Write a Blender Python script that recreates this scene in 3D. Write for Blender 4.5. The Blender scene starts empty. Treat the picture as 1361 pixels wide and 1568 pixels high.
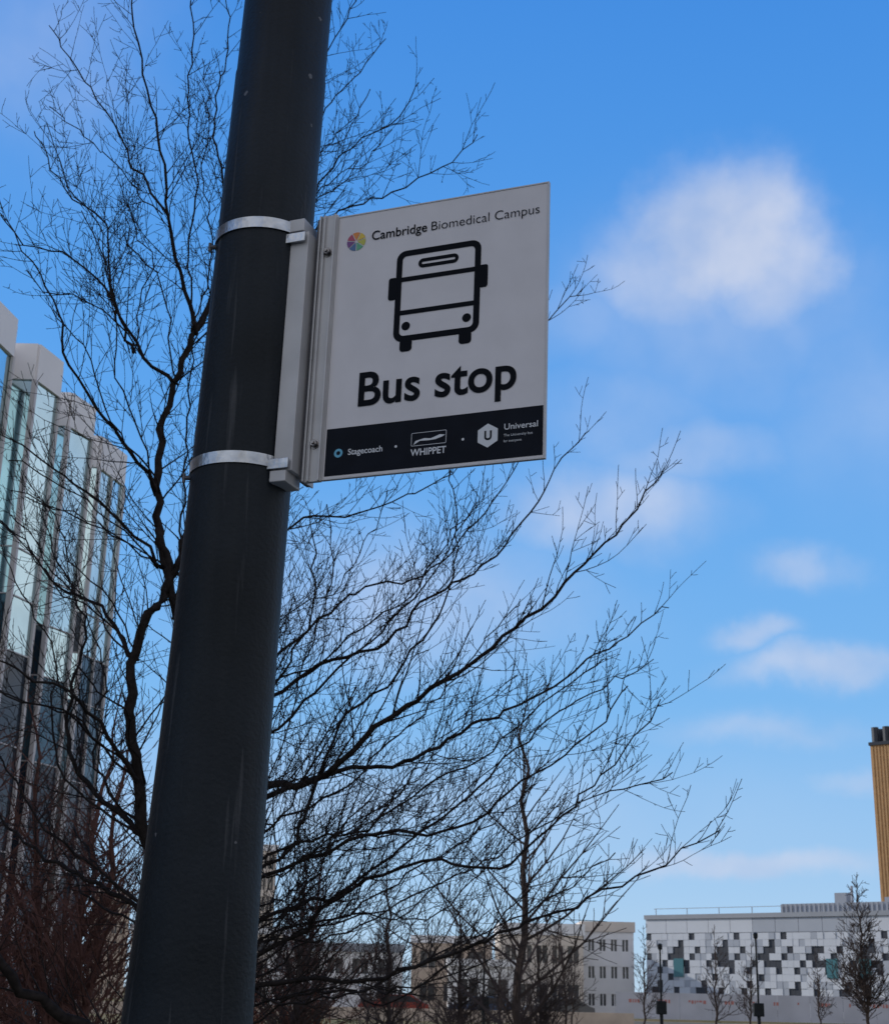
import bpy, math, random
from mathutils import Vector, Matrix
V=Vector
sc=bpy.context.scene
sc.view_settings.view_transform='Standard'; sc.view_settings.look='None'; sc.view_settings.exposure=0
# ------------------------------------------------------------------ helpers
class MB:
    def __init__(s): s.v=[];s.f=[];s.m=[]
    def face(s,pts,m=0):
        i=len(s.v); s.v+= [tuple(p) for p in pts]; s.f.append(tuple(range(i,i+len(pts)))); s.m.append(m)
    def hexa(s,c,m=0):
        i=len(s.v); s.v+=[tuple(p) for p in c]
        for q in ((0,3,2,1),(4,5,6,7),(0,1,5,4),(1,2,6,5),(2,3,7,6),(3,0,4,7)):
            s.f.append(tuple(i+k for k in q)); s.m.append(m)
    def box(s,x0,x1,y0,y1,z0,z1,m=0):
        s.hexa([(x0,y0,z0),(x1,y0,z0),(x1,y1,z0),(x0,y1,z0),(x0,y0,z1),(x1,y0,z1),(x1,y1,z1),(x0,y1,z1)],m)
    def slab(s,a,b,z0,z1,off,th,m=0):
        a=V((a[0],a[1],0));b=V((b[0],b[1],0));t=(b-a).normalized();n=V((t.y,-t.x,0))
        p=[a+n*off,b+n*off,b+n*(off+th),a+n*(off+th)]
        s.hexa([(q.x,q.y,z0) for q in p]+[(q.x,q.y,z1) for q in p],m)
    def tube(s,pts,rads,sides=5,m=0,cap=True):
        n=len(pts); base=len(s.v); ref=V((0.31,0.52,0.79))
        for i in range(n):
            t=(pts[min(i+1,n-1)]-pts[max(i-1,0)])
            if t.length<1e-9: t=V((0,0,1))
            t.normalize(); a=t.cross(ref)
            if a.length<.05: a=t.cross(V((1,0,0)))
            a.normalize(); b=t.cross(a); r=rads[i]
            for k in range(sides):
                an=2*math.pi*k/sides; q=pts[i]+a*(r*math.cos(an))+b*(r*math.sin(an)); s.v.append((q.x,q.y,q.z))
        for i in range(n-1):
            for k in range(sides):
                k2=(k+1)%sides
                s.f.append((base+i*sides+k,base+i*sides+k2,base+(i+1)*sides+k2,base+(i+1)*sides+k)); s.m.append(m)
        if cap:
            s.f.append(tuple(base+(n-1)*sides+k for k in range(sides))); s.m.append(m)
            s.f.append(tuple(base+k for k in reversed(range(sides)))); s.m.append(m)
    def obj(s,name,mats,parent=None,smooth=False,bevel=0):
        me=bpy.data.meshes.new(name); me.from_pydata(s.v,[],s.f)
        for mt in mats: me.materials.append(mt)
        me.polygons.foreach_set('material_index',s.m)
        if smooth: me.polygons.foreach_set('use_smooth',[True]*len(s.f))
        me.update()
        o=bpy.data.objects.new(name,me); sc.collection.objects.link(o)
        if parent: o.parent=parent
        if bevel:
            b=o.modifiers.new('bev','BEVEL'); b.width=bevel; b.segments=2; b.limit_method='ANGLE'
        return o
def empty(name,loc=(0,0,0),rz=0):
    e=bpy.data.objects.new(name,None); sc.collection.objects.link(e); e.location=loc; e.rotation_euler=(0,0,rz); e.empty_display_size=.2; return e
def mat(name,col,rough=.6,metal=0,noise=0,scale=5,col2=None,spec=.5,bump=0,bscale=40,detail=4):
    m=bpy.data.materials.new(name); m.use_nodes=True; nt=m.node_tree; b=nt.nodes['Principled BSDF']
    b.inputs['Roughness'].default_value=rough; b.inputs['Metallic'].default_value=metal; b.inputs['Specular IOR Level'].default_value=spec
    b.inputs['Base Color'].default_value=(*col,1)
    tc=nt.nodes.new('ShaderNodeTexCoord')
    if noise or col2:
        n=nt.nodes.new('ShaderNodeTexNoise'); n.inputs['Scale'].default_value=scale; n.inputs['Detail'].default_value=detail
        nt.links.new(tc.outputs['Object'],n.inputs['Vector'])
        r=nt.nodes.new('ShaderNodeValToRGB'); r.color_ramp.elements[0].position=.35; r.color_ramp.elements[1].position=.65
        c2=col2 if col2 else tuple(c*(1-noise) for c in col)
        r.color_ramp.elements[0].color=(*c2,1); r.color_ramp.elements[1].color=(*col,1)
        nt.links.new(n.outputs[0],r.inputs[0]); nt.links.new(r.outputs[0],b.inputs['Base Color'])
    if bump:
        n=nt.nodes.new('ShaderNodeTexNoise'); n.inputs['Scale'].default_value=bscale; n.inputs['Detail'].default_value=3
        nt.links.new(tc.outputs['Object'],n.inputs['Vector'])
        bp=nt.nodes.new('ShaderNodeBump'); bp.inputs['Strength'].default_value=bump; bp.inputs['Distance'].default_value=.01
        nt.links.new(n.outputs[0],bp.inputs['Height']); nt.links.new(bp.outputs[0],b.inputs['Normal'])
    return m
# ------------------------------------------------------------------ camera
p=math.radians(18.3); r=math.radians(1.3)
R0=V((1,0,0)); U0=V((0,-math.sin(p),math.cos(p))); FW=V((0,math.cos(p),math.sin(p)))
RC=R0*math.cos(r)+U0*math.sin(r); UC=-R0*math.sin(r)+U0*math.cos(r)
cam=bpy.data.objects.new('camera',bpy.data.cameras.new('camera')); sc.collection.objects.link(cam); sc.camera=cam
M=Matrix((RC,UC,-FW)).transposed().to_4x4(); M.translation=(0,0,1.6); cam.matrix_world=M
cam.data.sensor_fit='VERTICAL'; cam.data.sensor_height=24; cam.data.lens=34.1; cam.data.clip_end=6000; cam.data.clip_start=.05
cam.data.dof.use_dof=True; cam.data.dof.focus_distance=2.4; cam.data.dof.aperture_fstop=16
# ------------------------------------------------------------------ light
SAZ=math.radians(-64); SEL=math.radians(24)
S=V((math.sin(SAZ)*math.cos(SEL),math.cos(SAZ)*math.cos(SEL),math.sin(SEL)))
sun=bpy.data.lights.new('sun','SUN'); sun.energy=3.8; sun.angle=math.radians(.5); sun.color=(1,.93,.82)
so=bpy.data.objects.new('sun',sun); sc.collection.objects.link(so); so.rotation_euler=S.to_track_quat('Z','Y').to_euler(); so.location=(-20,10,30)
w=bpy.data.worlds.new("World"); sc.world=w; w.use_nodes=True; nt=w.node_tree; N=nt.nodes; LK=nt.links
w.cycles.sampling_method='MANUAL'; w.cycles.sample_map_resolution=256
bg=N['Background']; bg.inputs[1].default_value=.12
sky=N.new('ShaderNodeTexSky'); sky.sky_type='NISHITA'; sky.sun_disc=False; sky.sun_elevation=SEL; sky.sun_rotation=SAZ; sky.air_density=1; sky.dust_density=0.2; sky.ozone_density=3
def mth(op,a,b=None,c=None,clamp=False):
    n=N.new('ShaderNodeMath'); n.operation=op; n.use_clamp=clamp
    for i,x in enumerate((a,b,c)):
        if x is None: continue
        if isinstance(x,(int,float)): n.inputs[i].default_value=x
        else: LK.new(x,n.inputs[i])
    return n.outputs[0]
tc=N.new('ShaderNodeTexCoord'); D=tc.outputs['Generated']
sp=N.new('ShaderNodeSeparateXYZ'); LK.new(D,sp.inputs[0])
def noise(scale,detail=5,rough=.55):
    n=N.new('ShaderNodeTexNoise'); n.inputs['Scale'].default_value=scale; n.inputs['Detail'].default_value=detail; n.inputs['Roughness'].default_value=rough
    LK.new(D,n.inputs['Vector']); return n
az0=mth('ARCTAN2',sp.outputs[0],sp.outputs[1]); el0=mth('ARCSINE',sp.outputs[2])
nn=noise(18,4); ns=N.new('ShaderNodeSeparateXYZ'); LK.new(nn.outputs['Color'],ns.inputs[0])
az=mth('ADD',az0,mth('MULTIPLY',mth('SUBTRACT',ns.outputs[0],.5),.07))
el=mth('ADD',el0,mth('MULTIPLY',mth('SUBTRACT',ns.outputs[1],.5),.04))
# az, el, half widths, opacity, edge hardness
blobs=[(.205,.505,.060,.040,.95,2.6),(.238,.486,.044,.042,.75,1.8),(.165,.480,.050,.036,.68,1.6),(.195,.450,.09,.05,.36,1.1),(.10,.450,.05,.025,.26,1.1),(.174,.360,.055,.018,.42,1.3),(.122,.322,.062,.026,.62,1.5),(.13,.385,.06,.035,.28,1.2),
(.262,.212,.050,.011,.66,1.5),(.214,.235,.025,.008,.55,1.5),(.256,.279,.028,.010,.46,1.3),(.207,.086,.065,.009,.66,1.6),(-.03,.255,.10,.04,.50,1.3),(-.326,.60,.07,.05,.25,1),
(.31,.39,.06,.05,.24,1),(.22,.17,.05,.007,.36,1),(-.05,.12,.18,.025,.3,1),(.29,.135,.03,.006,.35,1.2)]
tot=None
for a,e,wa,we,am,hd in blobs:
    dx=mth('MULTIPLY_ADD',az,1/wa/1.2,-a/wa/1.2); dy=mth('MULTIPLY_ADD',el,1/we/1.2,-e/we/1.2)
    dd=mth('MULTIPLY_ADD',dx,dx,mth('MULTIPLY',dy,dy))
    g=mth('MULTIPLY',mth('EXPONENT',mth('MULTIPLY',mth('POWER',dd,hd),-1.0)),am)
    tot=g if tot is None else mth('MAXIMUM',tot,g)
n2=noise(16,4,.5); n3=noise(3.2,4,.6)
dens=mth('MULTIPLY',tot,mth('MULTIPLY_ADD',n2.outputs[0],.7,.62))
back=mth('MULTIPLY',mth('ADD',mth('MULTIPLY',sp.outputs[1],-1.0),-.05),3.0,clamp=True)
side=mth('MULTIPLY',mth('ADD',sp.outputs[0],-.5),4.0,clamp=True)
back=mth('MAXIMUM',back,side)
fill_bank=mth('MULTIPLY',back,mth('MULTIPLY',mth('SUBTRACT',n3.outputs[0],.32),5.0,clamp=True))  # unseen clouds added behind and right of camera for fill and pale glass reflections
dens=mth('MAXIMUM',dens,mth('MULTIPLY',fill_bank,.95))
dens=mth('MINIMUM',dens,.9)
ramp=N.new('ShaderNodeValToRGB'); LK.new(mth('MULTIPLY',el0,1/1.57,clamp=True),ramp.inputs[0])
E=ramp.color_ramp.elements; E[0].position=0; E[0].color=(.47,.66,.86,1); E[1].position=1; E[1].color=(.03,.17,.56,1)
for ps,c in ((.04,(.37,.60,.89)),(.12,(.20,.49,.90)),(.25,(.105,.38,.88)),(.42,(.056,.28,.80))):
    e=E.new(ps); e.color=(*c,1)
sc1=N.new('ShaderNodeVectorMath'); sc1.operation='SCALE'; LK.new(ramp.outputs[0],sc1.inputs[0]); sc1.inputs['Scale'].default_value=1/.12
mx=N.new('ShaderNodeMix'); mx.data_type='RGBA'; mx.inputs[0].default_value=.9
LK.new(sky.outputs[0],mx.inputs[6]); LK.new(sc1.outputs[0],mx.inputs[7])
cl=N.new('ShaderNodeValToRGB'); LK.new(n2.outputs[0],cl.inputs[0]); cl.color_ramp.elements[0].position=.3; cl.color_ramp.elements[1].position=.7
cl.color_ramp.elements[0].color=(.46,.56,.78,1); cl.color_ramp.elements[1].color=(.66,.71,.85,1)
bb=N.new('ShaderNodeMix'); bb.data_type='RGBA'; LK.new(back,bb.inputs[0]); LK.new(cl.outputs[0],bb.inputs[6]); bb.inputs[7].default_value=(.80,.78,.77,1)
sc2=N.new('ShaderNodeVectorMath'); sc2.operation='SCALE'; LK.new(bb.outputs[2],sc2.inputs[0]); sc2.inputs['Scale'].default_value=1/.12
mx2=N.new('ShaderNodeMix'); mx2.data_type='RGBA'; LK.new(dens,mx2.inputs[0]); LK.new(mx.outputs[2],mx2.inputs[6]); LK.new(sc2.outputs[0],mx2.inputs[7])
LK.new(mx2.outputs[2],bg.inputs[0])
# ------------------------------------------------------------------ materials
M_pole=bpy.data.materials.new('pole_paint'); M_pole.use_nodes=True
def polemat(m):
    nt=m.node_tree;b=nt.nodes['Principled BSDF'];tc=nt.nodes.new('ShaderNodeTexCoord')
    n=nt.nodes.new('ShaderNodeTexNoise'); n.inputs['Scale'].default_value=6; n.inputs['Detail'].default_value=6; nt.links.new(tc.outputs['Object'],n.inputs[0])
    r=nt.nodes.new('ShaderNodeValToRGB'); r.color_ramp.elements[0].color=(.004,.0065,.009,1); r.color_ramp.elements[1].color=(.010,.014,.019,1); r.color_ramp.elements[0].position=.3;r.color_ramp.elements[1].position=.7
    nt.links.new(n.outputs[0],r.inputs[0])
    v=nt.nodes.new('ShaderNodeTexVoronoi'); v.inputs['Scale'].default_value=17; nt.links.new(tc.outputs['Object'],v.inputs[0])
    n9=nt.nodes.new('ShaderNodeTexNoise'); n9.inputs['Scale'].default_value=160; nt.links.new(tc.outputs['Object'],n9.inputs[0])
    ad=nt.nodes.new('ShaderNodeMath'); ad.operation='MULTIPLY_ADD'; nt.links.new(n9.outputs[0],ad.inputs[0]); ad.inputs[1].default_value=.14; nt.links.new(v.outputs['Distance'],ad.inputs[2])
    lt=nt.nodes.new('ShaderNodeMath'); lt.operation='LESS_THAN'; lt.inputs[1].default_value=.14; nt.links.new(ad.outputs[0],lt.inputs[0])
    sv=nt.nodes.new('ShaderNodeSeparateColor'); nt.links.new(v.outputs['Color'],sv.inputs[0])
    g=nt.nodes.new('ShaderNodeMath'); g.operation='GREATER_THAN'; g.inputs[1].default_value=.45; nt.links.new(sv.outputs[0],g.inputs[0])
    mu=nt.nodes.new('ShaderNodeMath'); mu.operation='MULTIPLY'; nt.links.new(lt.outputs[0],mu.inputs[0]); nt.links.new(g.outputs[0],mu.inputs[1])
    mp=nt.nodes.new('ShaderNodeMapping'); mp.inputs['Scale'].default_value=(60,60,3); nt.links.new(tc.outputs['Object'],mp.inputs[0])
    n4=nt.nodes.new('ShaderNodeTexNoise'); n4.inputs['Scale'].default_value=1; n4.inputs['Detail'].default_value=5; nt.links.new(mp.outputs[0],n4.inputs[0])
    gt=nt.nodes.new('ShaderNodeMapRange'); gt.inputs[1].default_value=.62; gt.inputs[2].default_value=.74; gt.inputs[3].default_value=0; gt.inputs[4].default_value=.4; nt.links.new(n4.outputs[0],gt.inputs[0])
    mxx=nt.nodes.new('ShaderNodeMath'); mxx.operation='MAXIMUM'; nt.links.new(mu.outputs[0],mxx.inputs[0]); nt.links.new(gt.outputs[0],mxx.inputs[1])
    mi=nt.nodes.new('ShaderNodeMix'); mi.data_type='RGBA'; nt.links.new(mxx.outputs[0],mi.inputs[0]); nt.links.new(r.outputs[0],mi.inputs[6]); mi.inputs[7].default_value=(.11,.11,.115,1)
    nt.links.new(mi.outputs[2],b.inputs['Base Color'])
    rr=nt.nodes.new('ShaderNodeMapRange'); rr.inputs[3].default_value=.42; rr.inputs[4].default_value=.68; nt.links.new(n4.outputs[0],rr.inputs[0]); nt.links.new(rr.outputs[0],b.inputs['Roughness'])
    n5=nt.nodes.new('ShaderNodeTexNoise'); n5.inputs['Scale'].default_value=140; nt.links.new(tc.outputs['Object'],n5.inputs[0])
    bp=nt.nodes.new('ShaderNodeBump'); bp.inputs['Strength'].default_value=.35; bp.inputs['Distance'].default_value=.003; nt.links.new(n5.outputs[0],bp.inputs['Height']); nt.links.new(bp.outputs[0],b.inputs['Normal'])
    b.inputs['Specular IOR Level'].default_value=.2
polemat(M_pole)
M_steel=mat('band_steel',(.50,.52,.55),.30,1,noise=.45,scale=30,bump=.15,bscale=120)
M_alu=mat('aluminium',(.47,.46,.46),.5,.25,noise=.15,scale=12)
M_alud=mat('aluminium_dark',(.10,.10,.11),.6,.2)
M_bolt=mat('bolt_steel',(.33,.31,.30),.35,1,noise=.5,scale=90)
M_plate=mat('sign_face',(.61,.585,.595),.5,0,noise=.07,scale=14,detail=8,spec=.25)
M_ink=mat('sign_ink',(.004,.005,.008),.65,0,noise=.2,scale=20,spec=.08)
M_band=mat('sign_band',(.006,.008,.014),.6,0,noise=.3,scale=25,spec=.10)
M_white=mat('sign_white',(.55,.56,.58),.5)
M_bark=mat('bark',(.024,.019,.018),.85,0,noise=.5,scale=30,spec=.15,detail=1)
M_bark2=mat('bark_far',(.052,.040,.038),.9,spec=.1)
M_red=mat('bark_reddish',(.090,.045,.038),.9,spec=.1)
M_redb=mat('shrub_red',(.18,.05,.03),.9,spec=.1)
M_car=mat('car_tyre',(.02,.02,.02),.8)
# ------------------------------------------------------------------ lamp column
pole=empty('lamp_column')
def pc(z): return V((-.348+.028*(z-2.37),2.335,z))
zs=[(0,.112),(1.0,.108),(1.3,.103),(1.55,.0985),(1.75,.0925),(1.95,.0885),(2.15,.0865),(2.37,.0855),(2.9,.0845),(3.215,.084),(3.219,.0826),(3.5,.082),(5,.078),(8,.07)]
mb=MB(); mb.tube([pc(z) for z,_ in zs],[q for _,q in zs],64)
mb.obj('shaft',[M_pole],pole,True)
mb=MB(); c=pc(8)
mb.tube([c,c+V((0.02,0,.25)),c+V((.2,0,.42)),c+V((1.0,0,.5))],[.05,.045,.035,.03],16); mb.obj('outreach_arm',[M_pole],pole,True)
mb=MB(); mb.tube([c+V((.9,0,.5)),c+V((1.0,0,.52)),c+V((1.4,0,.53)),c+V((1.6,0,.50))],[.05,.10,.12,.04],12); mb.obj('lantern',[M_pole],pole,True)
mb=MB(); mb.tube([V((-.414,2.335,0)),V((-.414,2.335,.02)),V((-.413,2.335,.05))],[.17,.17,.115],32); mb.obj('base_collar',[M_pole],pole,True)
# ------------------------------------------------------------------ sign
sign=empty('bus_stop_sign')
rx=V((.357,-.142,-.005)).normalized(); uz=V((.018,0,1)); uz=(uz-rx*uz.dot(rx)).normalized(); ny=uz.cross(rx)
SM=Matrix((rx,ny,uz)).transposed().to_4x4(); SM.translation=(-.203,2.27,2.403); sign.matrix_world=SM
W=.383; H=.488
mb=MB(); mb.box(0,W,0,.003,0,H); mb.obj('plate',[M_plate],sign,bevel=.0006)
mb=MB()
t=.0022
mb.box(-t,0,-.0012,.006,-t,H+t); mb.box(W,W+t,-.0012,.006,-t,H+t); mb.box(0,W,-.0010,.006,-t,0); mb.box(0,W,-.0010,.006,H,H+t)
mb.obj('edge_trim',[M_alu],sign)
mb=MB(); mb.box(.003,W-.002,-.0006,-.0001,.004,.18*H); mb.obj('lower_band',[M_band],sign)
YF=-.0007
def poly(pts,mt,name,y=YF):
    mb=MB(); mb.face([(a,y,b) for a,b in pts]); return mb.obj(name,[mt],sign)
def rr(x0,x1,z0,z1,q,n=6):
    pts=[]
    for cx,cz,a0 in ((x1-q,z0+q,-90),(x1-q,z1-q,0),(x0+q,z1-q,90),(x0+q,z0+q,180)):
        for k in range(n+1):
            a=math.radians(a0+90*k/n); pts.append((cx+q*math.cos(a),cz+q*math.sin(a)))
    return pts
def ring(outer,inner,mt,name,y=YF):
    mb=MB(); n=len(outer)
    for i in range(n):
        j=(i+1)%n; mb.face([(outer[i][0],y,outer[i][1]),(outer[j][0],y,outer[j][1]),(inner[j][0],y,inner[j][1]),(inner[i][0],y,inner[i][1])])
    return mb.obj(name,[mt],sign)
def text(body,x,z,cap,width,mt,off=0,name=None,y=-.0011):
    c=bpy.data.curves.new('txt','FONT'); c.body=body; c.size=cap/.67; c.offset=off; c.materials.append(mt)
    o=bpy.data.objects.new(name or 'lettering',c); sc.collection.objects.link(o); bpy.context.view_layer.update()
    sx=width/o.dimensions.x if width else 1
    o.scale=(sx,1,1); o.parent=sign; o.rotation_euler=(math.pi/2,0,0); o.location=(x,y,z); return o
bx0,bx1,bz0,bz1=.300*W,.700*W,.474*H,.824*H; sw=.0108
ring(rr(bx0,bx1,bz0,bz1,.017),rr(bx0+sw,bx1-sw,bz0+sw,bz1-sw,.008),M_ink,'bus_outline')
for zz,nm in ((.712,'bus_line_upper'),(.584,'bus_line_lower')):
    poly([(bx0+sw*.5,zz*H-sw*.40),(bx1-sw*.5,zz*H-sw*.40),(bx1-sw*.5,zz*H+sw*.40),(bx0+sw*.5,zz*H+sw*.40)],M_ink,nm,YF-.0001)
ring(rr(.405*W,.595*W,.748*H,.784*H,.0085),rr(.405*W+.0062,.595*W-.0062,.748*H+.0066,.784*H-.0066,.002),M_ink,'bus_destination')
for x in (.358,.642):
    poly([(x*W+.0078*math.cos(a*math.pi/12),.532*H+.0078*math.sin(a*math.pi/12)) for a in range(24)],M_ink,'bus_headlight')
for x in (.362,.638):
    poly(rr(x*W-.0110,x*W+.0110,.436*H,.482*H,.006),M_ink,'bus_wheel',YF-.0002)
poly(rr(bx0-.0130,bx0+.002,.638*H,.724*H,.0045),M_ink,'bus_mirror_l',YF-.0002); poly(rr(bx1-.002,bx1+.0130,.638*H,.724*H,.0045),M_ink,'bus_mirror_r',YF-.0002)
text('Bus stop',.137*W,.254*H,.0575,.278,M_ink,.0015,'bus_stop_lettering')
text('Cambridge',.168*W,.888*H,.0165,.103,M_ink,.0002,'header_bold')
text('Biomedical Campus',.455*W,.888*H,.0165,.193,M_ink,-.00022,'header_light')
cols=[(.60,.42,.04),(.60,.20,.03),(.36,.05,.10),(.14,.04,.18),(.05,.12,.26),(.08,.32,.18),(.42,.40,.06)]
cx,cz,cr=.093*W,.893*H,.0178
for i,cc in enumerate(cols):
    a0=2*math.pi*i/7+.25; pts=[(cx+.002*math.cos(a0+.45),cz+.002*math.sin(a0+.45))]
    for k in range(7):
        a=a0+.05+k*(2*math.pi/7-.10)/6; pts.append((cx+cr*math.cos(a),cz+cr*math.sin(a)))
    poly(pts,mat('logo_col',cc,.5),'logo_segment')
YB=-.0011
text('Stagecoach',.115*W,.078*H,.0100,.062,M_white,.0002,'operator_name_one',YB)
ring([(.07*W+.0078*math.cos(a*math.pi/12),.088*H+.0078*math.sin(a*math.pi/12)) for a in range(24)],[(.07*W+.0036*math.cos(a*math.pi/12),.088*H+.0036*math.sin(a*math.pi/12)) for a in range(24)],mat('logo_teal',(.10,.35,.5),.5),'operator_mark_one',YB)
for x in (.34,.645): poly([(x*W+.0023*math.cos(a*math.pi/6),.09*H+.0023*math.sin(a*math.pi/6)) for a in range(12)],M_white,'dot',YB)
text('WHIPPET',.41*W,.050*H,.0110,.062,M_white,.0003,'operator_name_two',YB)
ring(rr(.41*W,.57*W,.084*H,.131*H,.002),rr(.41*W+.0008,.57*W-.0008,.084*H+.0008,.131*H-.0008,.0016),M_white,'operator_frame',YB)
poly([(.42*W,.088*H),(.43*W,.102*H),(.47*W,.109*H),(.50*W,.106*H),(.54*W,.117*H),(.565*W,.114*H),(.55*W,.108*H),(.52*W,.101*H),(.49*W,.100*H),(.45*W,.101*H)],M_white,'greyhound_mark',YB)
hx,hz,hr=.755*W,.094*H,.0205
poly([(hx+hr*math.sin(a*math.pi/3)*.95,hz+hr*math.cos(a*math.pi/3)) for a in range(5,-1,-1)],M_white,'hexagon',YB)
text('U',hx-.0062,hz-.0072,.0145,.0125,M_band,.0007,'hexagon_letter',YB-.0003)
text('Universal',.825*W,.108*H,.0098,.056,M_white,.0001,'operator_name_three',YB)
text('The University bus',.825*W,.084*H,.0042,.048,M_white,-.00003,'strapline',YB); text('for everyone',.825*W,.064*H,.0042,.030,M_white,-.00003,'strapline_b',YB)
# bracket
mb=MB()
mb.box(-.0345,-.0022,-.004,.004,-.004,H+.006)
for x in (-.0345,-.026,-.0065): mb.box(x,x+.0032,-.0085,-.0035,-.0036,H+.0056)
mb.box(-.0345,-.0313,-.0088,.03,-.0030,H+.0050)
mb.obj('extrusion_plate',[M_alu],sign,bevel=.0005)
mb=MB(); mb.box(-.0425,-.0346,.000,.028,-.001,H+.002); mb.obj('extrusion_groove',[M_alud],sign)
mb=MB(); mb.box(-.0770,-.0426,-.030,.020,.010,H-.034); mb.obj('channel',[M_alu],sign,bevel=.001)
for zz in (.0625,.421):
    mb=MB()
    c=V((-.0165,-.0035,zz))
    mb.tube([c,c+V((0,-.0016,0))],[.0092,.0092],24); mb.tube([c+V((0,-.0016,0)),c+V((0,-.0075,0)),c+V((0,-.0085,0))],[.0066,.0066,.0055],6)
    mb.tube([c+V((0,-.0085,0)),c+V((0,-.0115,0))],[.003,.003],12)
    mb.obj('bolt',[M_bolt],sign,bevel=.0003)
def band(z,h=.0205):
    mb=MB(); n=72; c=pc(z); r0=.0862; r1=.0880
    for k in range(n):
        a=2*math.pi*k/n; b=2*math.pi*(k+1)/n
        f=lambda an,rad,dz: (c.x+rad*math.cos(an),c.y+rad*math.sin(an),z+dz)
        for (ra,za,rb,zb) in ((r1,-h/2,r1,h/2),(r1,h/2,r0,h/2),(r0,-h/2,r1,-h/2)):
            mb.face([f(a,ra,za),f(b,ra,za),f(b,rb,zb),f(a,rb,zb)])
    return mb.obj('clamp_band',[M_steel],None,False)
for z in (2.432,2.868):
    o=band(z); o.parent=sign; o.matrix_parent_inverse=SM.inverted()
    mb=MB(); c=pc(z)
    mb.tube([V((c.x-.083,c.y-.02,z-.016)),V((c.x-.093,c.y-.024,z-.018))],[.004,.004],8); mb.tube([V((c.x-.093,c.y-.024,z-.026)),V((c.x-.093,c.y-.024,z-.010))],[.0028,.0028],8)
    o=mb.obj('clamp_screw',[M_alud],None); o.parent=sign; o.matrix_parent_inverse=SM.inverted()
for z0,z1 in ((-.010,.010),(H-.034,H-.010)):
    mb=MB(); mb.box(-.0800,-.0500,-.036,.018,z0,z1); mb.obj('clamp_block',[M_alu],sign,bevel=.0015)
for z0 in (.012,H-.056):
    mb=MB(); mb.box(-.085,-.046,-.0385,-.0345,z0,z0+.018); mb.obj('clamp_tail',[M_steel],sign,bevel=.0008)
# ------------------------------------------------------------------ trees
def catmull(P,step=.09):
    out=[]; n=len(P)
    for i in range(n-1):
        p0=P[max(i-1,0)];p1=P[i];p2=P[i+1];p3=P[min(i+2,n-1)]
        k=max(2,int((p2-p1).length/step))
        for j in range(k):
            t=j/k; out.append(.5*((2*p1)+(p2-p0)*t+(2*p0-5*p1+4*p2-p3)*t*t+(3*p1-p0-3*p2+p3)*t**3))
    out.append(P[-1]); return out
def perp(rng,t,up=.35):
    v=V((rng.gauss(0,1),rng.gauss(0,1),rng.gauss(0,1)+up)); v=v-t*v.dot(t)
    return v.normalized() if v.length>1e-4 else V((1,0,0))
def grow(mb,rng,p0,d,L,r,lvl,cfg):
    n=max(3,int(L/cfg['seg'])); pts=[p0.copy()]; rd=[r]; dd=d.normalized(); q=p0.copy()
    for i in range(n):
        dd=(dd+V((rng.gauss(0,1),rng.gauss(0,1),rng.gauss(0,1)))*cfg['wob']+V((0,0,1))*cfg['up']).normalized()
        q=q+dd*(L/n); pts.append(q.copy()); rd.append(max(cfg['rmin'],r*(1-.8*(i+1)/n)))
    mb.tube(pts,rd,3 if lvl>=1 else 4,cap=False)
    if lvl<cfg['max']:
        s=cfg['sp'][lvl]; dist=s*rng.uniform(.5,1.2)
        while dist<L*.96:
            f=dist/L; i=min(n-1,int(f*n)); t=(pts[i+1]-pts[i]).normalized(); a=math.radians(rng.uniform(28,58))
            dn=t*math.cos(a)+perp(rng,t)*math.sin(a)
            l2=L*rng.uniform(*cfg['lr'])*(1.1-.7*f); l2=max(l2,cfg['lmin'])
            if rng.random()<cfg.get('spur',0): l2=cfg['lmin']*rng.uniform(.3,.8)
            grow(mb,rng,pts[i],dn,l2,max(cfg['rmin'],rd[i]*.6),lvl+1,cfg)
            dist+=s*rng.uniform(.6,1.5)
def cm(Ys,xz): return [V((a/100,y,b/100)) for y,(a,b) in zip(Ys,xz)]
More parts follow.
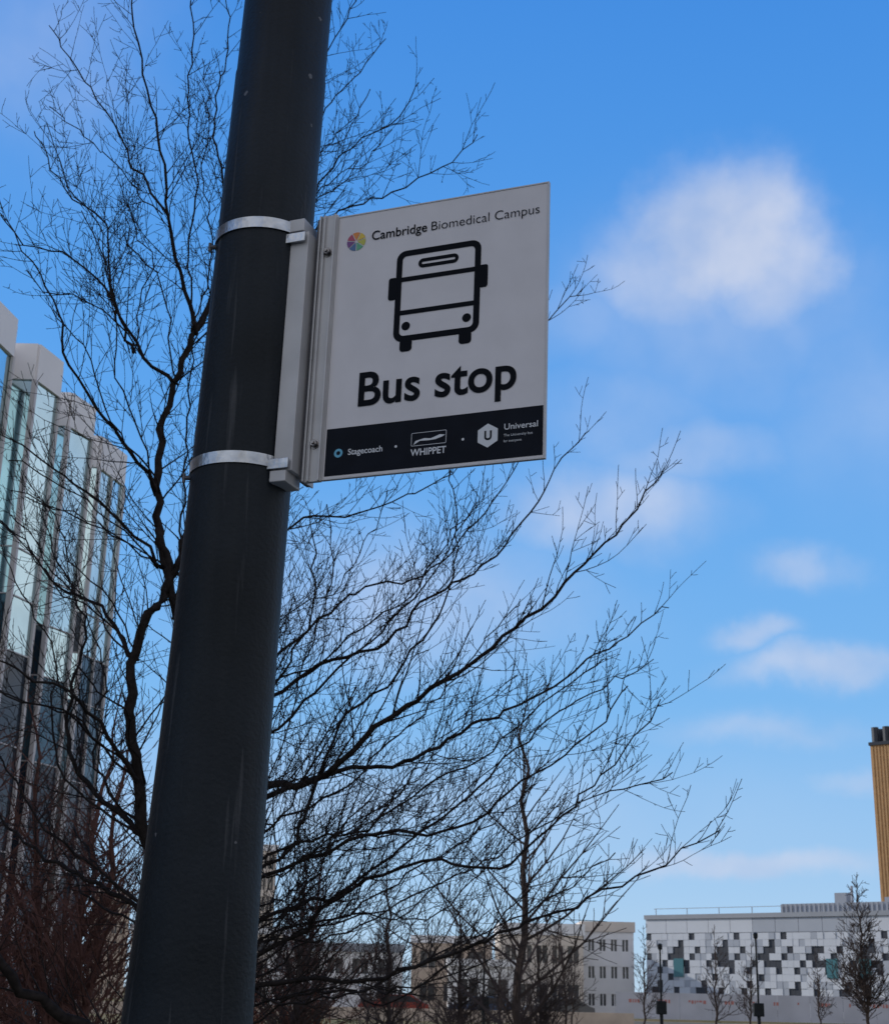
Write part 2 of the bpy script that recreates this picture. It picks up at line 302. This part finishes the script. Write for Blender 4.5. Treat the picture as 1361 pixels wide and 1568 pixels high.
limbs={
'T0':(.085,.05,cm([7.5]*5,[(-95,0),(-108,87),(-113,164),(-114,210),(-116,259)])),
'L1':(.036,.014,cm([7.5,7.4,7.35,7.3,7.3,7.3,7.4,7.4,7.4,7.4,7.4,7.4,7.4,7.5,7.6],[(-114,179),(-144,228),(-149,256),(-155,285),(-156,322),(-151,341),(-143,359),(-148,377),(-154,399),(-155,432),(-155,455),(-150,475),(-141,506),(-129,549),(-112,593)])),
'L0':(.03,.02,cm([7.5,7.45,7.4,7.4],[(-116,259),(-128,310),(-140,350),(-152,392)])),
'L1b':(.014,.004,cm([7.4,7.3,7.2,7.1,7.1,7,6.9,6.9],[(-141,506),(-151,538),(-158,569),(-160,596),(-169,625),(-177,657),(-182,688),(-186,715)])),
'L1c':(.012,.003,cm([7.4,7.5,7.6,7.7,7.7,7.7],[(-141,506),(-134,540),(-134,605),(-147,665),(-141,722),(-149,781)])),
'L2':(.013,.003,cm([7.4,7.3,7.2,7.1,7,6.9],[(-150,475),(-168,487),(-179,508),(-202,534),(-229,539),(-241,551)])),
'L2b':(.010,.003,cm([7.3,7.4,7.5,7.5,7.5],[(-172,489),(-191,534),(-201,580),(-226,601),(-248,640)])),
'L2c':(.009,.003,cm([7.2,7.3,7.4,7.4,7.4],[(-158,569),(-178,599),(-196,635),(-219,670),(-244,707)])),
'L3':(.013,.003,cm([7.4,7.2,7.1,7,6.9,6.8,6.8],[(-154,410),(-166,428),(-179,442),(-197,467),(-204,493),(-213,510),(-237,544)])),
'L4':(.012,.003,cm([7.4,7.2,7,6.9,6.8],[(-148,370),(-166,388),(-187,402),(-205,412),(-226,422)])),
'L5':(.013,.003,cm([7.3,7.4,7.5,7.6,7.6],[(-156,318),(-180,348),(-204,361),(-228,389),(-251,407)])),
'L6':(.016,.004,cm([7.35,7.1,6.9,6.8,6.6],[(-149,256),(-167,281),(-176,293),(-193,297),(-210,308)])),
'L7':(.018,.003,cm([7.4,7.5,7.6,7.7,7.8,7.9,7.9],[(-145,231),(-169,248),(-193,276),(-197,312),(-196,347),(-217,387),(-232,421)])),
'L8':(.045,.02,cm([7.5,7.2,7,6.9,6.8],[(-108,128),(-149,137),(-179,153),(-190,164),(-207,184)])),
'L9':(.022,.005,cm([7.5,7.7,7.8,7.9,8],[(-113,164),(-149,195),(-186,214),(-218,231),(-249,263)])),
'R1':(.024,.003,cm([7.5,7.4,7.3,7.2,7.1,7,6.9,6.8,6.8,6.7],[(-115,243),(-86,257),(-62,258),(-43,273),(-17,294),(8,309),(36,330),(64,354),(87,382),(106,404)])),
'R2':(.020,.003,cm([7.5,7.6,7.7,7.8,7.9,8,8,8.1],[(-112,239),(-85,256),(-52,270),(-18,277),(17,299),(57,320),(93,347),(130,373)])),
'R3':(.015,.003,cm([7.5,7.5,7.5,7.6,7.6,7.7,7.7,7.7,7.7],[(-118,276),(-90,304),(-63,321),(-30,337),(-6,364),(22,383),(44,410),(62,441),(79,464)])),
'R4':(.011,.003,cm([7.5,7.3,7.1,7,7],[(-118,266),(-84,306),(-66,339),(-65,367),(-68,391)])),
'R5':(.017,.003,cm([7.5,7.3,7.2,7.1,7,6.9,6.8,6.8,6.7],[(-110,146),(-82,161),(-57,165),(-29,164),(4,177),(37,189),(69,201),(99,215),(128,233)])),
'R6':(.014,.003,cm([7.5,7.6,7.8,7.9,8,8.1,8.1,8.2,8.2],[(-112,179),(-81,196),(-50,207),(-24,229),(11,258),(43,289),(72,315),(103,333),(122,345)])),
'R7':(.013,.003,cm([7.5,7.4,7.3,7.3,7.3,7.2,7.2,7.2,7.2],[(-113,195),(-77,223),(-62,251),(-50,287),(-28,308),(-9,330),(4,357),(7,393),(3,421)])),
'R8':(.015,.003,cm([7.5,7.4,7.3,7.2,7.1,7,7,7],[(-112,164),(-72,183),(-40,208),(-6,220),(29,217),(59,241),(84,266),(107,298)])),
'R9':(.012,.003,cm([7.5,7.6,7.7,7.7,7.8],[(-120,310),(-86,400),(-55,411),(-22,423),(7,445)])),
'R10':(.017,.003,cm([7.4,7.6,7.7,7.7,7.8,7.8,7.8],[(-142,366),(-128,440),(-109,534),(-78,593),(-36,622),(-1,643),(15,664)])),
'R11':(.010,.003,cm([7.7,7.6,7.5,7.5,7.4],[(-109,534),(-82,607),(-59,634),(-37,650),(-21,673)])),
'R12':(.010,.003,cm([7.7,7.8,7.9,8,8],[(-109,534),(-88,655),(-72,700),(-57,726),(-45,747)])),
'R13':(.010,.003,cm([7.7,7.6,7.5,7.5,7.5],[(-115,509),(-104,651),(-78,700),(-67,723),(-58,752)])),
'R14':(.009,.003,cm([7.6,7.7,7.8,7.9,7.9],[(-128,440),(-68,469),(-14,508),(44,535),(80,565)])),
'R15':(.012,.003,cm([7.5,7.8,8,8.1,8.2,8.2],[(-119,293),(-88,335),(-44,378),(-11,389),(31,442),(46,471)])),
'R16':(.015,.003,cm([7.5,7.2,7,6.8,6.7,6.6,6.6],[(-114,201),(-75,215),(-34,230),(9,232),(38,252),(68,272),(86,296)])),
}
rng=random.Random(17)
allL=[(k,)+v for k,v in limbs.items()]
reps={'L2':2,'L2b':2,'L2c':1,'L1b':1,'L3':2,'L4':3,'L5':3,'L6':3,'L7':2,'L9':3,'R1':1,'R2':2,'R3':1,'R4':2,'R5':3,'R6':3,'R7':2,'R8':3,'R9':1,'R10':1,'R11':1,'R12':1,'R13':1,'R15':1,'R16':3,'L1c':1}
for k,cnt in reps.items():
    ra,rb,pts=limbs[k]
    for j in range(cnt):
        yaw=math.radians(rng.choice([-1,1])*rng.uniform(10,40)); pit=math.radians(rng.uniform(-16,14)); s=rng.uniform(.66,.95)
        o=pts[0]; o2=o+V((rng.uniform(-.03,.03),rng.uniform(-.03,.03),rng.uniform(-.35,.35) if k[0]=='R' and len(k)<3 else 0)); Rm=Matrix.Rotation(yaw,3,'Z')@Matrix.Rotation(pit,3,'Y')
        allL.append((k+'v',ra*.45,rb,[o2+(Rm@(q-o))*s for q in pts]))
cfg=dict(seg=.055,wob=.075,up=.05,rmin=.0015,max=2,sp=[.070,.06,.06],lr=(.25,.55),lmin=.06,spur=.42)
mb=MB()
for k,ra,rb,pts in allL:
    c=catmull(pts,.07); n=len(c)
    for i in range(1,n-1): c[i]=c[i]+V((rng.gauss(0,1),rng.gauss(0,1),rng.gauss(0,1)))*.010
    rad=[max(rb*.6,ra+(rb-ra)*(i/(n-1))**.65)*rng.uniform(.92,1.10) for i in range(n)]
    mb.tube(c,rad,8 if ra>.02 else 5)
    if k=='T0': continue
    tl=sum((c[i+1]-c[i]).length for i in range(n-1)); s=0; nxt=.2
    for i in range(1,n-1):
        s+=(c[i]-c[i-1]).length
        if s>nxt:
            f=s/tl; t=(c[i+1]-c[i-1]).normalized(); a=math.radians(rng.uniform(25,55))
            dn=t*math.cos(a)+perp(rng,t,.6)*math.sin(a)
            L=rng.uniform(.25,1.0)*(1.05-.62*f)
            grow(mb,rng,c[i],dn,L,max(.0024,min(.0052,rad[i]*.40)),0,cfg); nxt+=rng.uniform(.05,.14)
mb.obj('bare_tree',[M_bark],None,True)
def faretree(name,base,h,spread,seed,mt,rmin,dens=1,trunk=.02,start=.25,lvl=3,multi=1):
    rng=random.Random(seed); mb=MB(); base=V(base)
    cf=dict(seg=h*.05,wob=.10,up=.07,rmin=rmin,max=lvl,sp=[h*.055/dens,h*.04/dens,h*.035/dens,h*.03],lr=(.35,.6),lmin=h*.03)
    for mlt in range(multi):
        top=base+V((rng.gauss(0,.04)*h*multi,rng.gauss(0,.04)*h*multi,h*rng.uniform(.85,1)))
        n=14; pts=[base.lerp(top,i/n)+V((rng.gauss(0,.006)*h,rng.gauss(0,.006)*h,0))*(i>0) for i in range(n+1)]
        rd=[max(rmin,h*trunk*(1-i/n)**.8) for i in range(n+1)]
        mb.tube(pts,rd,7)
        z=start
        while z<.97:
            i=min(n-1,int(z*n)); a=math.radians(rng.uniform(35,65)); an=rng.uniform(0,2*math.pi)
            dn=V((math.cos(an)*math.sin(a),math.sin(an)*math.sin(a),math.cos(a)))
            q=pts[i].lerp(pts[i+1],z*n-i)
            grow(mb,rng,q,dn,h*spread*(1.1-z)*rng.uniform(.7,1.2),max(rmin,rd[i]*.45),1,cf)
            z+=rng.uniform(.012,.035)/dens
    return mb.obj(name,[mt],None,False)
faretree('bare_tree',(.92,16,0),5.6,.40,3,M_bark2,.0042,1.0,.011,.22)
for i,(x,y,h,mt,ml) in enumerate([(-7.6,22,7.4,M_red,2),(-5.9,24,7.0,M_red,2),(-9.5,26,9.0,M_red,2),(-4.6,20,5.4,M_red,1),(-7.0,17,5.6,M_bark2,2),(-4.4,27,5.2,M_bark2,1),(-2.6,30,5.0,M_red,2),(-1.0,36,5.2,M_bark2,1),(-2.0,22,3.9,M_bark2,1),(.6,30,4.0,M_bark2,1),(2.4,34,4.0,M_bark2,1)]):
    faretree('bare_tree',(x,y,0),h,.42,20+i,mt,.0042,1.15,.013,.10,3,ml)
for i,(x,y,h) in enumerate([(17,60,6.8),(12.2,66,5.4),(9.6,70,5.0),(5.4,62,5.6),(3.2,74,5.2),(-3,70,6),(15.2,74,4.6),(7.2,80,5.0),(-8,64,6),(19.6,78,4.4)]):
    faretree('bare_tree',(x,y,0),h,.34,50+i,M_bark2,.010,.9 if i else 1.7,.011,.15,3)
def shrub(name,base,w,h,seed,mt,rmin):
    rng=random.Random(seed); mb=MB(); cf=dict(seg=h*.12,wob=.12,up=.05,rmin=rmin,max=2,sp=[h*.08,h*.08,h*.08],lr=(.35,.6),lmin=h*.08)
    for i in range(40):
        b=V(base)+V((rng.uniform(-w,w),rng.uniform(-w,w)*.5,0)); a=rng.uniform(0,.6); an=rng.uniform(0,6.28)
        grow(mb,rng,b,V((math.sin(a)*math.cos(an),math.sin(a)*math.sin(an),math.cos(a))),h*rng.uniform(.6,1),rmin*2,0,cf)
    return mb.obj(name,[mt])
shrub('shrub',(-4.9,40,0),2.2,2.6,1,M_redb,.01); shrub('shrub',(-8.5,32,0),3,3.4,2,M_red,.01); shrub('shrub',(1,60,0),4,2.2,3,M_bark2,.012); shrub('shrub',(-12,34,0),3,3.8,4,M_redb,.01); shrub('shrub',(-7,19,0),1.6,2.6,5,M_red,.006)
# ------------------------------------------------------------------ ground
M_grass=mat('grass',(.20,.145,.075),.95,0,scale=.35,col2=(.10,.10,.04),spec=.1,bump=.6,bscale=6,detail=8)
mb=MB(); mb.face([(-3000,-3000,0),(3000,-3000,0),(3000,3000,0),(-3000,3000,0)]); mb.obj('ground',[M_grass])
mb=MB(); mb.face([(-200,95,.004),(200,95,.004),(200,101,.004),(-200,101,.004)]); mb.obj('road',[mat('asphalt',(.055,.055,.058),.9,0,noise=.25,scale=1.5)])
mb=MB(); mb.box(-200,200,101,101.15,0,.12); mb.box(-200,200,94.85,95,0,.12); mb.obj('kerb',[mat('kerbstone',(.35,.34,.32),.9)])
mb=MB(); mb.face([(-6,-3,.004),(6,-3,.004),(6,3.2,.004),(-6,3.2,.004)])
mb.obj('pavement',[mat('paving',(.28,.27,.25),.9,0,noise=.3,scale=3)])
# ------------------------------------------------------------------ left glass office
M_cap=mat('cap_panel',(.82,.79,.79),.6,0,noise=.05,scale=1)
M_mull=mat('mullion',(.52,.49,.49),.5,.1)
M_gl=mat('glass_mirror',(.66,.86,.90),.08,.95,noise=.22,scale=.45); M_gd=mat('glass_dark_reflection',(.010,.026,.050),.08,0,noise=.5,scale=.8,spec=.5); M_gm=mat('glass_mid_reflection',(.06,.13,.18),.08,.4,noise=.4,scale=.7)  # dark and mid panes: reflection of buildings opposite painted into the glass colour
off=empty('glass_office_building')
teeth=[(-15.4,35.2),(-14.3,35.2),(-13.9,37),(-14.6,39),(-13.8,39),(-13.45,41.2),(-14.15,43),(-13.2,43),(-12.8,44.4),(-13.9,47),(-13.1,47),(-12.6,48.4),(-13.6,51),(-12.95,51.2),(-12.45,53.2)]
HB=21.2; rng=random.Random(4)
mg=MB(); mm=MB(); mc=MB()
for i in range(len(teeth)-1):
    a=V(teeth[i]);b=V(teeth[i+1]); L=(b-a).length; cols=1 if L<1.5 else max(1,round(L/1.25))
    step=[21.2,21.2,21.0][i%3]
    mc.slab(a,b,HB-1.25,step,-.25,.33,0)
    fl=[0,1.6,5.3,8.4,11.2,12.9,14.4,19.95]
    for j in range(len(fl)-1):
        z0,z1=fl[j],fl[j+1]
        for c in range(cols):
            p0=a.lerp(b,c/cols);p1=a.lerp(b,(c+1)/cols)
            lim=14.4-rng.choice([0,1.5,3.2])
            mi=0 if z0>=lim-.01 else (2 if rng.random()<.35 else 1)  # lower panes take the painted reflection tones
            th=rng.uniform(-.012,.012)
            t=(p1-p0).normalized(); n=V((t.y,-t.x))
            q0=p0+n*th;q1=p1-n*th
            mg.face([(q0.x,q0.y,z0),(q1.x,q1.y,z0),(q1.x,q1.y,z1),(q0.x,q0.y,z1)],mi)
        if j: mm.slab(a,b,z0-.02,z0+.02,.0,.04)
    for c in range(cols+1):
        q=a.lerp(b,c/cols); t=(b-a).normalized(); wd=.06 if c in(0,cols) else .03
        mm.slab(q-t*wd,q+t*wd,0,HB-1.26,.012,.09)
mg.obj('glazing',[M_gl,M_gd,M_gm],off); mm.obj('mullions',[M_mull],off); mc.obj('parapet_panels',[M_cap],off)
mb=MB(); mb.face([(x,y,HB-.4) for x,y in teeth]+[(-40,53.2,HB-.4),(-40,35.2,HB-.4)]); mb.face([(-40,35.2,0),(-15.4,35.2,0),(-15.4,35.2,HB-.4),(-40,35.2,HB-.4)]); mb.face([(-12.45,53.2,0),(-40,53.2,0),(-40,53.2,HB-.4),(-12.45,53.2,HB-.4)]); mb.obj('core',[M_cap],off)
# ------------------------------------------------------------------ generic relief building
def building(name,loc,rz,Wd,Dp,Hh,wallm,glassm,capm,floors,bay,pier=.9,sp=1.1,cap=.8,th=.3,base=0):
    e=empty(name,loc,rz); g=MB(); g.box(th,Wd-th,th,Dp-th,0,Hh-.1); g.obj('windows',[glassm],e)
    wl=MB(); fh=(Hh-cap)/floors
    for i in range(floors+1):
        z0=i*fh-(sp*.5 if i else 0); z1=min(i*fh+sp*.5,Hh-cap) 
        if i==floors: z1=Hh-cap
        wl.box(0,Wd,0,Dp,max(0,z0),z1)
    for i in range(floors):
        z0=i*fh+sp*.5; z1=(i+1)*fh-sp*.5
        n=max(2,int(Wd/bay))
        for k in range(n+1):
            x=k*(Wd-pier)/n; wl.box(x+.02,x+pier-.02,.03,th+.05,z0,z1); wl.box(x+.02,x+pier-.02,Dp-th-.05,Dp-.03,z0,z1)
            if k<n:
                xm=x+pier+(Wd-pier)/n*.5-pier*.5; wl.box(xm-.05,xm+.05,.12,th+.02,z0,z1)
        n=max(2,int(Dp/bay))
        for k in range(1,n):
            y=k*(Dp-pier)/n; wl.box(.03,th+.05,y,y+pier,z0,z1); wl.box(Wd-th-.05,Wd-.03,y,y+pier,z0,z1)
    wl.obj('walls',[wallm],e)
    cp=MB(); cp.box(-.15,Wd+.15,-.15,Dp+.15,Hh-cap,Hh); cp.obj('parapet',[capm],e)
    return e
M_cream=mat('cream_render',(.64,.56,.49),.85,0,noise=.12,scale=.4); M_tan=mat('tan_brick',(.52,.42,.34),.9,0,noise=.2,scale=1.2); M_wht=mat('white_panel',(.76,.75,.76),.7,0,noise=.08,scale=.5)
M_win=mat('window_dark',(.03,.035,.045),.12,0,noise=.5,scale=.3,spec=.7); M_gry=mat('grey_panel',(.28,.30,.34),.7,0,noise=.1,scale=.4)
building('cream_building',(6.5,150,0),0,8.2,14,8.4,M_cream,M_win,M_wht,2,1.6,.5,2.0,1.1)
building('cream_building',(15.0,154,0),0,5.2,10,8.9,M_wht,M_win,M_cream,3,1.3,.6,1.5,1.0)
building('tan_brick_building',(-2.5,166,0),0,8.8,14,7.6,M_tan,M_win,M_wht,2,2.6,1.0,1.6)
building('white_building',(-16,146,0),.05,13,12,6.0,M_wht,M_win,M_gry,2,2.6,.9,1.2)
building('white_building',(1.2,128,0),0,5.8,6,4.4,M_wht,M_win,M_wht,1,2.2,.9,2.0,.6)
building('cream_building',(-34,170,0),-.05,17,12,8.2,M_cream,M_win,M_wht,3,2.6,1.1,1.2)
building('tower_block',(-25.5,205,0),.25,3.6,4,20.6,M_cream,M_win,M_wht,7,1.0,.35,.9,.9)
building('tower_block',(-46.5,205,0),.25,5,5,14,M_tan,M_win,M_cream,5,1.2,.5,1.0,.9)
# unseen block added out of frame to shade the stop from the low sun
building('shade_block',(-46,0,0),0,18,30,27,M_tan,M_win,M_cream,7,3.2,1.2,1.6)
# pixel-clad building
pb=empty('pixel_clad_building',(20.9,150,0),-math.radians(42))
LW=44;HP=9.4
M_p1=mat('clad_light',(.52,.55,.61),.6,0,noise=.06,scale=.5);M_p2=mat('clad_pale_grey',(.34,.37,.43),.6,0,noise=.06,scale=.5);M_p3=mat('clad_dark',(.028,.033,.048),.5,0,noise=.3,scale=.5)
M_teal=mat('clad_teal',(.05,.16,.19),.3,0)
mb=MB(); mb.box(0,LW,.12,16,0,HP-.3,0); mb.obj('body',[M_p2],pb)
rng=random.Random(9); mb=MB(); c=.62; nx=int(LW/c); nz=12
pat=['...D..DM','.WWD...D','DWW.DM..','MDD..D..','..D....M','....D...']
for ix in range(nx):
    for iz in range(nz):
        row=iz//6; lz=iz%6; ch=pat[lz][(ix+row*4)%8]
        m=0 if rng.random()<.88 else 1
        pr=rng.choice([0,.02,.04])
        if ch=='M': m=1
        if ch in 'DW' and rng.random()<.92: m=2; pr=-.05
        mb.box(ix*c+.008,ix*c+c-.008,-pr,.11,iz*c+.2,iz*c+.2+c-.016,m)
z0=nz*c+.2
for k in range(int(LW/2.4)): mb.box(k*2.4+.02,k*2.4+2.38,-.03,.11,z0+.03,HP-.45,1 if 5<=k<=9 else 0)
mb.obj('cladding',[M_p1,M_p2,M_p3,M_teal],pb)
mb=MB()
for x0 in (3.2,19.4,22.6): mb.box(x0,x0+1.1,-.10,-.045,3.6,5.3)
mb.obj('teal_windows',[M_teal],pb)
mb=MB(); mb.box(-.1,LW+.1,-.15,16.1,HP-.42,HP); mb.obj('parapet',[M_gry],pb)
mb=MB(); mb.box(14,LW,2,14,HP,HP+.9)
for k in range(60): mb.box(14+k*.48,14.2+k*.48,1.9,1.99,HP+.05,HP+.85)
mb.box(18,19.2,5,6.5,HP+.9,HP+2.0); mb.box(23,26,5,7,HP+.9,HP+1.5); mb.tube([V((19.8,5,HP+.9)),V((19.8,5,HP+2.6))],[.12,.12],8)
mb.obj('plant_screen',[M_gry],pb)
mb=MB()
for k in range(12): mb.box(1+k*3.6,1.06+k*3.6,.3,.36,HP,HP+.6)
mb.box(.8,LW,.31,.35,HP+.58,HP+.63); mb.obj('roof_rail',[M_gry],pb)
# chimney
ch=empty('energy_centre_chimney',(65.3,220,0),math.radians(-38))
M_gold=mat('golden_cladding',(.50,.29,.13),.7,0,noise=.15,scale=1.5)
mb=MB(); mb.box(0,6.5,0,6.5,0,38.6)
for k in range(13):
    mb.box(.12+k*.5,.36+k*.5,-.12,-.005,0,38.5); mb.box(-.12,-.005,.12+k*.5,.36+k*.5,0,38.5)
mb.obj('shaft',[M_gold],ch)
mb=MB(); mb.box(-.25,6.75,-.25,6.75,38.61,39.1)
for i in range(4):
    for j in range(4):
        q=V((.6+i*1.75,.6+j*1.75,39.1)); mb.tube([q,q+V((0,0,2.3))],[.55,.55],12)
mb.obj('flues',[M_p3],ch)
# hoarding
hd=empty('site_hoarding',(14,118,0),-.12)
mb=MB()
for k in range(16): mb.box(k*2.44,k*2.44+2.42,0,.05,.08,2.0)
mb.obj('panels',[mat('hoarding_white',(.46,.46,.51),.6,0,noise=.15,scale=.6)],hd)
mb=MB(); rng=random.Random(2)
x=1
while x<38:
    l=rng.uniform(.08,.22); mb.box(x,x+l,-.012,-.004,1.25+rng.choice([0,.0,.1]),1.5); x+=l+rng.choice([.08,.08,.08,1.4])
mb.obj('lettering_blocks',[mat('hoarding_red',(.42,.16,.14),.6)],hd)
def lamp(loc,h):
    e=empty('street_lamp',loc); mb=MB(); mb.tube([V((0,0,0)),V((0,0,1.0)),V((0,0,1.02)),V((0,0,h))],[.07,.07,.045,.035],10)
    mb.tube([V((0,0,h)),V((0,0,h+.05)),V((0,0,h+.22)),V((0,0,h+.26))],[.035,.09,.10,.03],10)
    mb.obj('column',[M_pole],e); mb=MB(); mb.box(-.2,.2,-.12,.12,1.0,1.5); mb.obj('litter_bin',[M_pole],e,bevel=.03)
lamp((8.9,60,0),3.4); lamp((12.7,60,0),3.9); lamp((1.9,58,0),3.4)
def car(loc,rz,col,van=False):
    e=empty('parked_van' if van else 'parked_car',loc,rz)
    pm=mat('car_paint',col,.25,.2)
    prof=[(-2.2,.35),(-2.25,.75),(-2.1,.95),(-1.2,1.02),(-.6,1.45),(1.1,1.48),(1.9,1.0),(2.2,.9),(2.25,.35)] if not van else [(-2.5,.35),(-2.55,.95),(-2.3,1.15),(-1.7,1.9),(-1.4,2.05),(2.4,2.05),(2.5,1.9),(2.5,.35)]
    mb=MB(); w=.85; n=len(prof)
    mb.face([(x,-w,z) for x,z in prof]); mb.face([(x,w,z) for x,z in reversed(prof)])
    for i in range(n):
        a=prof[i];b=prof[(i+1)%n]; mb.face([(a[0],-w,a[1]),(a[0],w,a[1]),(b[0],w,b[1]),(b[0],-w,b[1])])
    mb.obj('body',[pm],e,bevel=.06)
    mb=MB(); wp=[(-1.0,1.03),(-.55,1.38),(1.0,1.40),(1.6,1.03)] if not van else [(-2.05,1.2),(-1.65,1.8),(-1.0,1.8),(-1.0,1.2)]
    mb.face([(x,-w-.01,z) for x,z in wp]); mb.face([(x,w+.01,z) for x,z in wp]); mb.obj('side_windows',[M_win],e)
    for x in (-1.4,1.4):
        for y in (-.8,.8):
            mb=MB(); mb.tube([V((x,y-.1,.33)),V((x,y+.1,.33))],[.33,.33],18); mb.obj('wheel',[M_car],e)
car((-2.5,98,0),0,(.22,.03,.02)); car((3.2,99,0),0,(.03,.06,.12)); car((-7.2,99,0),0,(.6,.6,.62),True); car((8,98,0),0,(.1,.1,.1))
mb=MB(); mb.box(-60,12,92,92.3,0,.7); mb.obj('low_wall',[M_tan])
